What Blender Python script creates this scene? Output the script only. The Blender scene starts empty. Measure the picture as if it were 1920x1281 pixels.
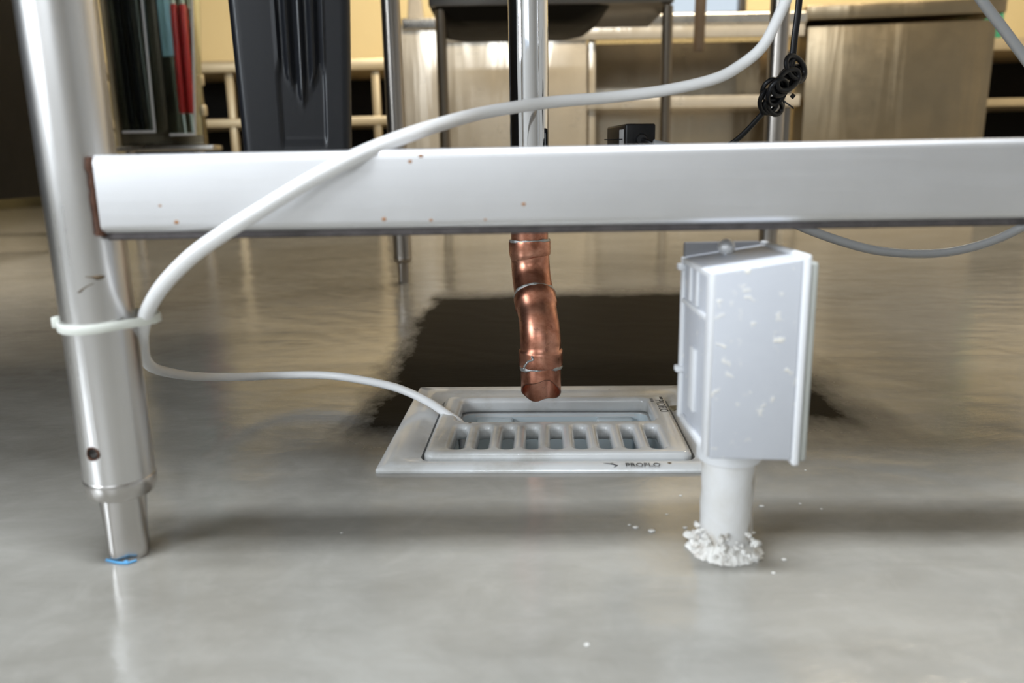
import bpy, bmesh, math, random
from mathutils import Vector, Matrix
random.seed(7)
S = bpy.context.scene
COL = S.collection

# ------------------------------------------------------------------ camera
F_PX, PITCH, ROLL, CAM_H = 1493.33, math.radians(12.8), math.radians(1.05), .25
FW = Vector((0, math.cos(PITCH), -math.sin(PITCH)))
_u0 = Vector((0, math.sin(PITCH), math.cos(PITCH)))
_r0 = Vector((1, 0, 0))
RT = _r0 * math.cos(ROLL) - _u0 * math.sin(ROLL)
UP = _u0 * math.cos(ROLL) + _r0 * math.sin(ROLL)
CAM = Vector((0, 0, CAM_H))
cd = bpy.data.cameras.new('camera')
cam = bpy.data.objects.new('camera', cd)
COL.objects.link(cam)
m = Matrix((RT, UP, -FW)).transposed().to_4x4()
m.translation = CAM
cam.matrix_world = m
cd.sensor_width = 36
cd.lens = 28
cd.clip_start = .01
cd.dof.use_dof = True
cd.dof.focus_distance = .80
cd.dof.aperture_fstop = 5.6
S.camera = cam


def ray(u, v):
    return FW + RT * ((u - 960) / F_PX) - UP * ((v - 640.5) / F_PX)


def at(u, v, y):                       # point where a line of sight meets the vertical plane Y = y
    q = ray(u, v)
    return CAM + q * (y / q.y)


def onz(u, v, z=0.0):                  # point where a line of sight meets the height z
    q = ray(u, v)
    return CAM + q * ((z - CAM_H) / q.z)


# ------------------------------------------------------------------ light
S.view_settings.view_transform = 'Standard'
S.view_settings.look = 'None'
S.view_settings.gamma = 1
S.view_settings.exposure = 0.0
w = bpy.data.worlds.new('sky')
S.world = w
w.use_nodes = True
wb = w.node_tree.nodes['Background']
wb.inputs[0].default_value = (.80, .90, 1.0, 1)
wb.inputs[1].default_value = .9


def area(name, loc, target, sx, sy, power, color):
    l = bpy.data.lights.new(name, 'AREA')
    l.shape = 'RECTANGLE'
    l.size, l.size_y, l.energy, l.color = sx, sy, power, color
    o = bpy.data.objects.new(name, l)
    COL.objects.link(o)
    o.location = loc
    o.rotation_euler = (Vector(target) - Vector(loc)).to_track_quat('-Z', 'Y').to_euler()
    return o


area('daylight_side_window', (-3.1, -2.0, 1.6), (0, .0, .5), 1.3, 1.5, 92, (.86, .93, 1.0))
area('daylight_side_window', (-3.1, -.35, 1.75), (0, .1, .6), 1.1, 1.3, 32, (.86, .93, 1.0))
area('daylight_front_window', (-.6, -2.9, 1.6), (.2, 0, .6), 1.6, 1.3, 14, (.92, .96, 1.0))
area('ceiling_lamp_light', (.1, .10, 2.74), (.1, .10, 0), 1.2, .35, 92, (.88, .94, 1.0))
area('ceiling_lamp_light', (.9, 3.3, 2.72), (.9, 4.95, .4), 3.2, .4, 250, (1.0, .84, .60))


# ------------------------------------------------------------------ materials
class NT:
    def __init__(s, name):
        s.m = bpy.data.materials.new(name)
        s.m.use_nodes = True
        s.t = s.m.node_tree
        s.n = s.t.nodes
        s.b = s.n['Principled BSDF']
        s.tc = None

    def new(s, typ, **kw):
        x = s.n.new(typ)
        for k, v in kw.items():
            setattr(x, k, v)
        return x

    def link(s, a, b):
        s.t.links.new(a, b)

    def coord(s, scale=(1, 1, 1), kind='Object', rot=(0, 0, 0), loc=(0, 0, 0)):
        if not s.tc:
            s.tc = s.new('ShaderNodeTexCoord')
        mp = s.new('ShaderNodeMapping')
        mp.inputs['Scale'].default_value = scale
        mp.inputs['Rotation'].default_value = rot
        mp.inputs['Location'].default_value = loc
        s.link(s.tc.outputs[kind], mp.inputs['Vector'])
        return mp.outputs[0]

    def noise(s, co, scale, detail=4, rough=.55, dist=0):
        x = s.new('ShaderNodeTexNoise')
        x.inputs['Scale'].default_value = scale
        x.inputs['Detail'].default_value = detail
        x.inputs['Roughness'].default_value = rough
        x.inputs['Distortion'].default_value = dist
        s.link(co, x.inputs['Vector'])
        return x.outputs[0]

    def ramp(s, fac, stops):
        r = s.new('ShaderNodeValToRGB')
        e = r.color_ramp.elements
        while len(e) < len(stops):
            e.new(.5)
        for k, (p_, c) in enumerate(stops):
            e[k].position = p_
            e[k].color = c if len(c) == 4 else (*c, 1)
        s.link(fac, r.inputs[0])
        return r.outputs[0]

    def mix(s, fac, a, b):
        x = s.new('ShaderNodeMix', data_type='RGBA')
        for sock, val in ((x.inputs[0], fac), (x.inputs[6], a), (x.inputs[7], b)):
            if hasattr(val, 'is_linked') or hasattr(val, 'links'):
                s.link(val, sock)
            elif isinstance(val, (int, float)):
                sock.default_value = val
            else:
                sock.default_value = (*val, 1)
        return x.outputs[2]

    def mapr(s, fac, a, b, c=0.0, d=1.0):
        x = s.new('ShaderNodeMapRange')
        for k, v in ((1, c), (2, d), (3, a), (4, b)):
            x.inputs[k].default_value = v
        s.link(fac, x.inputs[0])
        return x.outputs[0]

    def bump(s, fac, strength=.2, dist=.002, prev=None):
        x = s.new('ShaderNodeBump')
        x.inputs['Strength'].default_value = strength
        x.inputs['Distance'].default_value = dist
        s.link(fac, x.inputs['Height'])
        if prev is not None:
            s.link(prev, x.inputs['Normal'])
        s.link(x.outputs[0], s.b.inputs['Normal'])
        return x.outputs[0]

    def set(s, **kw):
        for k, v in kw.items():
            i = s.b.inputs[k.replace('_', ' ')]
            if hasattr(v, 'links'):
                s.link(v, i)
            elif isinstance(v, tuple):
                i.default_value = (*v, 1) if len(i.default_value) == 4 and len(v) == 3 else v
            else:
                i.default_value = v


def plain(name, col, rough=.5, metal=0.0, var=.12, scale=30, bump=.05, kind='Object', **kw):
    t = NT(name)
    co = t.coord(kind=kind)
    n = t.noise(co, scale, 5)
    a = tuple(c * (1 - var) for c in col)
    b = tuple(min(1, c * (1 + var)) for c in col)
    t.set(Base_Color=t.mix(n, a, b), Metallic=metal, Roughness=t.mapr(n, rough * .85, min(1, rough * 1.15)))
    if bump:
        t.bump(t.noise(co, scale * 4, 3), bump, .001)
    t.set(**kw)
    return t.m


def brushed(name, col, rough=.3, axis='x', aniso=.5, freq=1.0, spots=None, var=.14, bump=.04, metal=1.0, wavy=0):
    """brushed stainless steel: fine scratches along one axis, soft stains, optional rust specks"""
    t = NT(name)
    st = {'x': (3, 260, 260), 'y': (260, 3, 260), 'z': (260, 260, 3)}[axis]
    sc = t.noise(t.coord(tuple(q * freq for q in st)), 1, 3, .6)
    cl = t.noise(t.coord((1, 1, 1)), 9, 5, .6)
    a = tuple(c * (1 - var) for c in col)
    b = tuple(min(1, c * (1 + var)) for c in col)
    c = t.mix(cl, a, b)
    c = t.mix(t.mapr(sc, 0, .16), c, tuple(q * .55 for q in col))
    rgh = t.new('ShaderNodeMath', operation='ADD')
    t.link(t.mapr(sc, rough * .8, rough * 1.1), rgh.inputs[0])
    t.link(t.mapr(cl, -.05, .08), rgh.inputs[1])
    rv = rgh.outputs[0]
    if spots:
        vs = t.new('ShaderNodeTexVoronoi')
        vs.inputs['Scale'].default_value = spots[0]
        t.link(t.coord((1, 1, 1)), vs.inputs['Vector'])
        pick = t.new('ShaderNodeSeparateColor')
        t.link(vs.outputs['Color'], pick.inputs[0])
        near = t.mapr(vs.outputs['Distance'], 1, 0, .05, .16)
        sel = t.mapr(pick.outputs[0], 0, 1, spots[1], spots[1] + .02)
        mu = t.new('ShaderNodeMath', operation='MULTIPLY')
        t.link(near, mu.inputs[0])
        t.link(sel, mu.inputs[1])
        c = t.mix(mu.outputs[0], c, spots[2])
        t.set(Metallic=t.mapr(mu.outputs[0], metal, .1))
    else:
        t.set(Metallic=metal)
    t.set(Base_Color=c, Roughness=rv)
    prev = None
    if wavy:                            # oil-canned sheet: soft upright ripples
        prev = t.bump(t.noise(t.coord((5, 5, .5)), 1, 3, .5, .6), wavy, .05)
    t.bump(sc, bump, .0006, prev)
    return t.m


RUST = (.32, .13, .04)
M = {}
M['rail'] = brushed('brushed_rail_steel', (.72, .72, .73), .48, 'x', spots=(38, .93, RUST), var=.10)
M['leg'] = brushed('brushed_leg_steel', (.70, .69, .68), .30, 'z', spots=(26, .93, (.36, .2, .1)), var=.08)
M['foot'] = brushed('foot_steel', (.60, .58, .56), .24, 'z')
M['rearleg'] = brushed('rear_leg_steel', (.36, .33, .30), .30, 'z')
M['chrome'] = plain('chrome', (.82, .83, .85), .05, 1.0, .03, 12, .0)
M['panel'] = brushed('counter_steel', (.66, .61, .53), .30, 'x', freq=.35, var=.10, bump=.06, metal=.68, wavy=.35)
M['panel2'] = brushed('brown_counter_steel', (.30, .245, .165), .34, 'x', freq=.35, var=.12, bump=.06, wavy=.3)
M['topsteel'] = brushed('worktop_steel', (.60, .58, .55), .28, 'x', freq=.5)
M['dark_steel'] = brushed('dark_steel', (.20, .19, .18), .30, 'x', freq=.5)
M['cab'] = brushed('cabinet_steel', (.22, .20, .15), .22, 'z', freq=.5)
M['cream_metal'] = plain('cream_shelf_metal', (.46, .38, .25), .35, .6, .08, 12)
M['stand'] = brushed('sink_stand_steel', (.20, .17, .135), .34, 'z')
M['rust'] = plain('rust_speck', (.36, .17, .07), .7, 0, .35, 300)
M['weld'] = plain('rusty_weld', (.085, .034, .017), .8, .2, .5, 180, .6)
M['black'] = plain('black_plastic', (.006, .006, .007), .34, 0, .2, 40, Specular_IOR_Level=.3)
M['blackmet'] = plain('black_appliance_enamel', (.004, .0035, .003), .6, 0, .2, 12, Specular_IOR_Level=.12)
M['bin'] = plain('charcoal_bin_plastic', (.013, .0145, .019), .36, 0, .15, 60, .08)
M['red'] = plain('red_plastic', (.42, .012, .014), .35, 0, .1, 20)
M['green'] = plain('green_plastic', (.03, .25, .16), .4, 0, .1, 20)
M['wood'] = plain('weathered_wood', (.075, .05, .03), .6, 0, .35, 50, .3)
M['pvc'] = None
M['tie'] = plain('nylon_tie', (.78, .80, .74), .45, 0, .05, 60, .02, Subsurface_Weight=.25, Subsurface_Radius=(.004, .004, .004))
M['tube'] = plain('milky_tube', (.90, .90, .90), .34, 0, .03, 40, .0, Subsurface_Weight=.35, Subsurface_Radius=(.006, .006, .006), IOR=1.42)
M['tube_grey'] = plain('clear_grey_tube', (.42, .43, .44), .22, 0, .06, 40, .0, Transmission_Weight=.35, IOR=1.42)
M['ink'] = plain('black_ink', (.06, .06, .06), .6, 0, .2, 80)
M['label'] = plain('grey_label', (.42, .42, .42), .5, 0, .1, 300)
M['blue'] = plain('blue_tape', (.10, .34, .62), .6, 0, .2, 80)
M['flake'] = plain('paint_flake', (.78, .77, .74), .6, 0, .1, 200)
M['leaf'] = plain('dry_scrap', (.19, .16, .10), .7, 0, .3, 120)
M['solder'] = plain('solder', (.52, .53, .53), .38, .85, .35, 220, .5)
M['strip'] = plain('pale_blue_strip', (.42, .62, .74), .6, 0, .05, 20)
M['ceil'] = plain('ceiling_paint', (.62, .60, .56), .9, 0, .05, 6)


def copper():
    t = NT('aged_copper')
    co = t.coord()
    n = t.noise(co, 42, 6, .65, .6)
    n2 = t.noise(co, 130, 4)
    c = t.ramp(n, [(.28, (.20, .075, .045)), (.46, (.50, .21, .135)), (.60, (.68, .335, .235)), (.78, (.38, .155, .095))])
    t.set(Base_Color=c, Metallic=.95, Roughness=t.mapr(n, .40, .20))
    t.bump(n2, .10, .0008)
    return t.m


M['copper'] = copper()


def pvc():
    t = NT('grey_white_pvc')
    co = t.coord()
    vs = t.new('ShaderNodeTexVoronoi')
    vs.inputs['Scale'].default_value = 150
    wob = t.noise(co, 140, 3)
    add = t.new('ShaderNodeVectorMath', operation='ADD')
    sc = t.new('ShaderNodeVectorMath', operation='SCALE')
    nz = t.new('ShaderNodeTexNoise')
    nz.inputs['Scale'].default_value = 160
    t.link(co, nz.inputs['Vector'])
    t.link(nz.outputs['Color'], sc.inputs[0])
    sc.inputs['Scale'].default_value = .012
    t.link(co, add.inputs[0])
    t.link(sc.outputs[0], add.inputs[1])
    t.link(add.outputs[0], vs.inputs['Vector'])
    pick = t.new('ShaderNodeSeparateColor')
    t.link(vs.outputs['Color'], pick.inputs[0])
    near = t.mapr(vs.outputs['Distance'], 1, 0, .16, .40)
    sel = t.mapr(pick.outputs[0], 0, 1, .55, .85)
    mu = t.new('ShaderNodeMath', operation='MULTIPLY')
    t.link(near, mu.inputs[0])
    t.link(sel, mu.inputs[1])
    base = t.mix(t.noise(co, 25, 4), (.53, .55, .60), (.61, .63, .675))
    c = t.mix(mu.outputs[0], base, (.86, .83, .76))
    t.set(Base_Color=c, Roughness=.5)
    t.bump(mu.outputs[0], .25, .0008)
    return t.m


M['pvc'] = pvc()
M['pvc_white'] = plain('white_pvc', (.76, .77, .79), .48, 0, .07, 40, .1)


def conduit():
    t = NT('stained_conduit')
    co = t.coord()
    n = t.noise(co, 24, 6, .62, .5)
    c = t.ramp(n, [(.35, (.74, .74, .74)), (.50, (.68, .67, .65)), (.60, (.40, .34, .26)), (.66, (.60, .58, .55)), (.8, (.46, .44, .41))])
    t.set(Base_Color=c, Roughness=.55)
    t.bump(n, .4, .0015)
    return t.m


M['conduit'] = conduit()


def grout():
    t = NT('crumbly_grout')
    co = t.coord()
    n = t.noise(co, 60, 6, .7)
    c = t.ramp(n, [(.3, (.40, .34, .28)), (.45, (.80, .78, .74)), (.7, (.86, .85, .82)), (.8, (.6, .5, .4))])
    t.set(Base_Color=c, Roughness=.75)
    t.bump(n, .7, .003)
    return t.m


M['grout'] = grout()


def enamel():
    t = NT('white_sink_enamel')
    co = t.coord()
    n = t.noise(co, 14, 6, .62)
    c = t.ramp(n, [(.30, (.48, .47, .44)), (.48, (.66, .67, .67)), (.75, (.72, .73, .74))])
    vs = t.new('ShaderNodeTexVoronoi')
    vs.inputs['Scale'].default_value = 60
    t.link(co, vs.inputs['Vector'])
    pick = t.new('ShaderNodeSeparateColor')
    t.link(vs.outputs['Color'], pick.inputs[0])
    mu = t.new('ShaderNodeMath', operation='MULTIPLY')
    t.link(t.mapr(vs.outputs['Distance'], 1, 0, .06, .14), mu.inputs[0])
    t.link(t.mapr(pick.outputs[1], 0, 1, .92, .94), mu.inputs[1])
    c = t.mix(mu.outputs[0], c, (.10, .08, .06))
    t.set(Base_Color=c, Roughness=t.mapr(n, .30, .16), Coat_Weight=.3)
    t.bump(t.noise(co, 70, 3), .04, .001)
    return t.m


M['enamel'] = enamel()
M['basin'] = plain('basin_enamel', (.60, .68, .72), .25, 0, .06, 12)


def floor_mat():
    t = NT('trowelled_epoxy')
    co = t.coord()
    big = t.noise(t.coord((1, 1.6, 1)), 3.2, 7, .62, .6)
    fine = t.noise(t.coord((1, 1, 1), rot=(0, 0, .5)), 26, 6, .65, .8)
    c = t.ramp(big, [(.25, (.210, .199, .174)), (.5, (.285, .274, .247)), (.75, (.345, .334, .305))])
    c = t.mix(t.mapr(fine, 0, .35, .45, .75), c, (.40, .388, .356))
    stk = t.noise(t.coord((1, 3.2, 1), rot=(0, 0, .12)), 8, 7, .70, 1.2)
    c = t.mix(t.mapr(stk, .16, 0, .34, .58), c, (.15, .138, .11))
    # a dark, matt patch, specular lowered too, round the back and left of the sink
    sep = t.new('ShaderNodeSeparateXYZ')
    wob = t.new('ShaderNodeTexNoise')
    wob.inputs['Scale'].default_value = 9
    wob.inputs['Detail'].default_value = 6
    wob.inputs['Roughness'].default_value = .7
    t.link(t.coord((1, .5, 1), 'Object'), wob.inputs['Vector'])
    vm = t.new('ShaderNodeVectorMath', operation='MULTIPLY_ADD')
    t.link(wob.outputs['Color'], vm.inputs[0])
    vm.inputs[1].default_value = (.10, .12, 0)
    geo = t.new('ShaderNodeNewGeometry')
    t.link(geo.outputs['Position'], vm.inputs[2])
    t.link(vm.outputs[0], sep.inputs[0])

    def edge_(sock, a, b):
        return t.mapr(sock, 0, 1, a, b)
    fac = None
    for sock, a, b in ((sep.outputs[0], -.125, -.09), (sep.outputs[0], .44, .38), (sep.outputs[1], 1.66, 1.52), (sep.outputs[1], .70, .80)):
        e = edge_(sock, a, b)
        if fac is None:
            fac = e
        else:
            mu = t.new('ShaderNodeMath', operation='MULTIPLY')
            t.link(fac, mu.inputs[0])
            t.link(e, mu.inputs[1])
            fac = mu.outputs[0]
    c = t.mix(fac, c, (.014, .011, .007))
    wv = t.new('ShaderNodeTexWave', wave_type='RINGS', rings_direction='Z')
    wv.inputs['Scale'].default_value = 4.5
    wv.inputs['Distortion'].default_value = 9
    wv.inputs['Detail'].default_value = 4
    wv.inputs['Detail Scale'].default_value = 1.4
    t.link(t.coord((1, 1, 1), loc=(-.7, -1.3, 0)), wv.inputs['Vector'])
    rg = t.ramp(t.noise(t.coord((1, 2, 1)), 7, 6, .65, .9), [(.3, (.04, .04, .04)), (.55, (.07, .07, .07)), (.8, (.16, .16, .16))])
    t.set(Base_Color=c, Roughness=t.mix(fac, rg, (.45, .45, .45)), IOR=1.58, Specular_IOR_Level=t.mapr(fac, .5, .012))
    st_ = t.noise(t.coord((1, 2.6, 1), rot=(0, 0, -.35)), 9, 6, .68, 1.6)
    b1 = t.bump(st_, .07, .006)
    b2 = t.bump(wv.outputs[0], .05, .004, b1)
    t.bump(t.noise(t.coord((1, 1.3, 1), rot=(0, 0, .4)), 240, 5, .7), .075, .0012, b2)
    return t.m


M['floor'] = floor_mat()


def wall_mat():
    t = NT('cream_wall_paint')
    co = t.coord()
    n = t.noise(co, 2.5, 4)
    t.set(Base_Color=t.mix(n, (.52, .43, .235), (.56, .475, .29)), Roughness=.75)
    t.bump(t.noise(co, 120, 3), .08, .002)
    return t.m


M['wall'] = wall_mat()
M['white_wall'] = plain('white_wall_paint', (.60, .59, .57), .8, 0, .04, 4)


def glass_mat(name, col, rough=.03):
    t = NT(name)
    n = t.noise(t.coord(), 20, 3)
    t.set(Base_Color=t.mix(n, tuple(c * .97 for c in col), col), Transmission_Weight=1.0, Roughness=rough, IOR=1.3)
    return t.m


M['acrylic'] = glass_mat('clear_acrylic', (.86, .95, .92), .05)
M['pane'] = glass_mat('window_glass', (.97, .99, 1.0), .0)


# ------------------------------------------------------------------ building helpers
def thing(name, label, cat, loc=(0, 0, 0), group=None):
    o = bpy.data.objects.new(name, None)
    o.empty_display_size = .05
    COL.objects.link(o)
    o.location = loc
    tag(o, label, cat, group)
    return o


def tag(o, label, cat, group=None, kind=None):
    o['label'] = label
    o['category'] = cat
    if group:
        o['group'] = group
    if kind:
        o['kind'] = kind
    return o


def world_loc(o):
    v = o.location.copy()
    while o.parent:
        o = o.parent
        v += o.location
    return v


def add_mesh(name, me, mat, parent=None, sharp=40):
    n = len(me.vertices)
    xs = [v.co for v in me.vertices]
    lo = Vector((min(v.x for v in xs), min(v.y for v in xs), min(v.z for v in xs)))
    hi = Vector((max(v.x for v in xs), max(v.y for v in xs), max(v.z for v in xs)))
    c = (lo + hi) / 2
    c.z = lo.z
    me.transform(Matrix.Translation(-c))
    me.materials.clear()
    me.materials.append(mat)
    for p_ in me.polygons:
        p_.use_smooth = True
    me.set_sharp_from_angle(angle=math.radians(sharp))
    o = bpy.data.objects.new(name, me)
    COL.objects.link(o)
    if parent:
        o.parent = parent
        o.location = c - world_loc(parent)
    else:
        o.location = c
    return o


def obj(name, bm, mat, parent=None, sharp=40, normals=True):
    if normals:
        bmesh.ops.recalc_face_normals(bm, faces=bm.faces[:])
    me = bpy.data.meshes.new(name)
    bm.to_mesh(me)
    bm.free()
    return add_mesh(name, me, mat, parent, sharp)


def struct(name, bm, mat):
    o = obj(name, bm, mat)
    o['kind'] = 'structure'
    return o


def box(bm, lo, hi, bev=0.0, seg=2, rotz=0.0, pivot=None):
    lo, hi = Vector(lo), Vector(hi)
    c = (lo + hi) / 2
    s = hi - lo
    r = bmesh.ops.create_cube(bm, size=1, matrix=Matrix.Translation(c) @ Matrix.Diagonal((s.x, s.y, s.z, 1)))
    vs = r['verts']
    if bev:
        ed = list({e for v in vs for e in v.link_edges})
        q = bmesh.ops.bevel(bm, geom=ed, offset=bev, segments=seg, affect='EDGES', profile=.5)
        vs = list({v for f in q['faces'] for v in f.verts} | {v for v in vs if v.is_valid})
        # everything connected
    if rotz:
        allv = set(vs)
        st = list(vs)
        while st:
            v = st.pop()
            for e in v.link_edges:
                o = e.other_vert(v)
                if o not in allv:
                    allv.add(o)
                    st.append(o)
        bmesh.ops.rotate(bm, verts=list(allv), cent=pivot or c, matrix=Matrix.Rotation(rotz, 3, 'Z'))
    return bm


def mkbox(lo, hi, bev=0.0, seg=2, rotz=0.0, pivot=None):
    return box(bmesh.new(), lo, hi, bev, seg, rotz, pivot)


def hexa(pts, bev=0.0, seg=2):
    """solid from 8 corners: 4 lower then 4 upper, each counter-clockwise from above"""
    bm = bmesh.new()
    v = [bm.verts.new(p_) for p_ in pts]
    for f in ((3, 2, 1, 0), (4, 5, 6, 7), (0, 1, 5, 4), (1, 2, 6, 5), (2, 3, 7, 6), (3, 0, 4, 7)):
        bm.faces.new([v[i] for i in f])
    if bev:
        bmesh.ops.bevel(bm, geom=bm.edges[:], offset=bev, segments=seg, affect='EDGES', profile=.5)
    return bm


def loft(bm, loops, closed_ends=(True, True)):
    rows = [[bm.verts.new(p_) for p_ in l] for l in loops]
    n = len(rows[0])
    for a, b in zip(rows, rows[1:]):
        for i in range(n):
            j = (i + 1) % n
            bm.faces.new((a[i], a[j], b[j], b[i]))
    if closed_ends[0]:
        bm.faces.new(list(reversed(rows[0])))
    if closed_ends[1]:
        bm.faces.new(rows[-1])
    return rows


def lathe(profile, cx, cy, n=32, caps=(True, True), axis_top=None):
    """profile of (radius, z); axis_top shifts the axis linearly: (dx, dy) per unit z"""
    bm = bmesh.new()
    loops = []
    for r, z in profile:
        dx, dy = (axis_top[0] * z, axis_top[1] * z) if axis_top else (0, 0)
        loops.append([(cx + dx + r * math.cos(2 * math.pi * k / n), cy + dy + r * math.sin(2 * math.pi * k / n), z) for k in range(n)])
    loft(bm, loops, caps)
    return bm


def catmull(pts, per=10):
    P = [Vector(p_) for p_ in pts]
    P = [P[0] * 2 - P[1]] + P + [P[-1] * 2 - P[-2]]
    out = []
    for i in range(1, len(P) - 2):
        a, b, c, d = P[i - 1:i + 3]
        # centripetal-ish via plain uniform spline
        for k in range(per):
            t = k / per
            out.append(.5 * ((2 * b) + (c - a) * t + (2 * a - 5 * b + 4 * c - d) * t * t + (3 * b - a - 3 * c + d) * t ** 3))
    out.append(P[-2])
    return out


def sweep(bm, path, rad, n=14, caps=True, flat=None, inner=None):
    """tube along a path; rad is a number or a list; flat=(a,b) scales the two cross axes"""
    path = [Vector(p_) for p_ in path]
    m_ = len(path)
    R = rad if isinstance(rad, (list, tuple)) else [rad] * m_
    T = []
    for i in range(m_):
        T.append((path[min(i + 1, m_ - 1)] - path[max(i - 1, 0)]).normalized())
    up = Vector((0, 0, 1)) if abs(T[0].z) < .9 else Vector((1, 0, 0))
    N = (up - T[0] * up.dot(T[0])).normalized()
    loops = []
    fa, fb = flat or (1, 1)
    for i in range(m_):
        if i:
            ax = T[i - 1].cross(T[i])
            if ax.length > 1e-8:
                N = Matrix.Rotation(T[i - 1].angle(T[i]), 3, ax.normalized()) @ N
        N = (N - T[i] * N.dot(T[i])).normalized()
        B = T[i].cross(N)
        loops.append([path[i] + N * (math.cos(2 * math.pi * k / n) * R[i] * fa) + B * (math.sin(2 * math.pi * k / n) * R[i] * fb) for k in range(n)])
    loft(bm, loops, (caps, caps))
    return bm


def torus_ring(path_c, axis, R, r, n=40, k=8, wob=0.0):
    """ring of major radius R about a centre with a slightly uneven bead"""
    axis = Vector(axis).normalized()
    a = axis.orthogonal().normalized()
    b = axis.cross(a)
    bm = bmesh.new()
    rows = []
    for i in range(n):
        t = 2 * math.pi * i / n
        rr = r * (1 + wob * (math.sin(3 * t + 1) * .5 + math.sin(7 * t) * .3 + math.sin(13 * t + 2) * .2))
        rad = a * math.cos(t) + b * math.sin(t)
        off = axis * (wob * r * .7 * math.sin(2 * t + .6))
        rows.append([bm.verts.new(Vector(path_c) + off + rad * (R + rr * math.cos(2 * math.pi * j / k)) + axis * (rr * 1.3 * math.sin(2 * math.pi * j / k))) for j in range(k)])
    for i in range(n):
        for j in range(k):
            bm.faces.new((rows[i][j], rows[(i + 1) % n][j], rows[(i + 1) % n][(j + 1) % k], rows[i][(j + 1) % k]))
    return bm


def rrect(cx, cy, hx, hy, r, z, n=6, rot=0.0):
    pts = []
    for (sx, sy, a0) in ((1, 1, 0), (-1, 1, 90), (-1, -1, 180), (1, -1, 270)):
        for k in range(n + 1):
            a = math.radians(a0 + 90 * k / n)
            pts.append((sx * (hx - r) + r * math.cos(a), sy * (hy - r) + r * math.sin(a)))
    c, s = math.cos(rot), math.sin(rot)
    return [Vector((cx + x * c - y * s, cy + x * s + y * c, z)) for x, y in pts]


def evaluated(o):
    dg = bpy.context.evaluated_depsgraph_get()
    dg.update()
    return bpy.data.meshes.new_from_object(o.evaluated_get(dg))


def cut(bm_a, bm_b):
    """boolean difference of two bmeshes -> mesh"""
    me_a = bpy.data.meshes.new('a')
    me_b = bpy.data.meshes.new('b')
    for bm, me in ((bm_a, me_a), (bm_b, me_b)):
        bmesh.ops.recalc_face_normals(bm, faces=bm.faces[:])
        bm.to_mesh(me)
        bm.free()
    a = bpy.data.objects.new('a', me_a)
    b = bpy.data.objects.new('b', me_b)
    COL.objects.link(a)
    COL.objects.link(b)
    md = a.modifiers.new('cut', 'BOOLEAN')
    md.object = b
    md.operation = 'DIFFERENCE'
    md.solver = 'EXACT'
    r = evaluated(a)
    bpy.data.objects.remove(a)
    bpy.data.objects.remove(b)
    return r


def lettering(txt, size, mat, parent, loc, rot, name='lettering', depth=.00015, wide=1.0):
    cu = bpy.data.curves.new('txt', 'FONT')
    cu.body = txt
    cu.size = size
    cu.extrude = depth
    cu.align_x = 'CENTER'
    o = bpy.data.objects.new('txt', cu)
    COL.objects.link(o)
    me = evaluated(o)
    bpy.data.objects.remove(o)
    me.transform(Matrix.Translation(loc) @ Matrix.Rotation(rot, 4, 'Z') @ Matrix.Diagonal((wide, 1, 1, 1)))
    return add_mesh(name, me, mat, parent)


# ------------------------------------------------------------------ the room
X0, X1, Y0, Y1, H = -3.3, 3.9, -3.1, 5.75, 2.8
YAW = math.radians(-2.4)
SINK_C = Vector((.0375, .734, 0))
SINK_HX, SINK_HY = .1475, .1235


def plane_with_holes(x0, x1, y0, y1, holes, make, thick):
    """grid wall/floor of boxes around rectangular holes; make(a0,a1,b0,b1) -> lo,hi"""
    bm = bmesh.new()
    xs = sorted({x0, x1, *[q for h_ in holes for q in h_[:2]]})
    ys = sorted({y0, y1, *[q for h_ in holes for q in h_[2:]]})
    for a, b in zip(xs, xs[1:]):
        for c, d in zip(ys, ys[1:]):
            mx, my = (a + b) / 2, (c + d) / 2
            if any(h_[0] < mx < h_[1] and h_[2] < my < h_[3] for h_ in holes):
                continue
            lo, hi = make(a, b, c, d)
            box(bm, lo, hi)
    bmesh.ops.remove_doubles(bm, verts=bm.verts[:], dist=1e-5)
    return bm


# floor with the pit of the sink left open
bm = bmesh.new()
rot2 = lambda x, y: (SINK_C.x + x * math.cos(YAW) - y * math.sin(YAW), SINK_C.y + x * math.sin(YAW) + y * math.cos(YAW))
hole = [rot2(sx * (SINK_HX - .012), sy * (SINK_HY - .012)) for sx, sy in ((-1, -1), (1, -1), (1, 1), (-1, 1))]
out = [(X0, Y0), (X1, Y0), (X1, Y1), (X0, Y1)]
vh = [bm.verts.new((x, y, 0)) for x, y in hole]
vo = [bm.verts.new((x, y, 0)) for x, y in out]
for i in range(4):
    j = (i + 1) % 4
    bm.faces.new((vo[i], vo[j], vh[j], vh[i]))
lowv = [bm.verts.new((x, y, -.19)) for x, y in hole]
for i in range(4):
    j = (i + 1) % 4
    bm.faces.new((vh[i], vh[j], lowv[j], lowv[i]))
bm.faces.new(lowv)
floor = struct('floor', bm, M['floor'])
# move origin handling keeps the surface at z = 0

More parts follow.
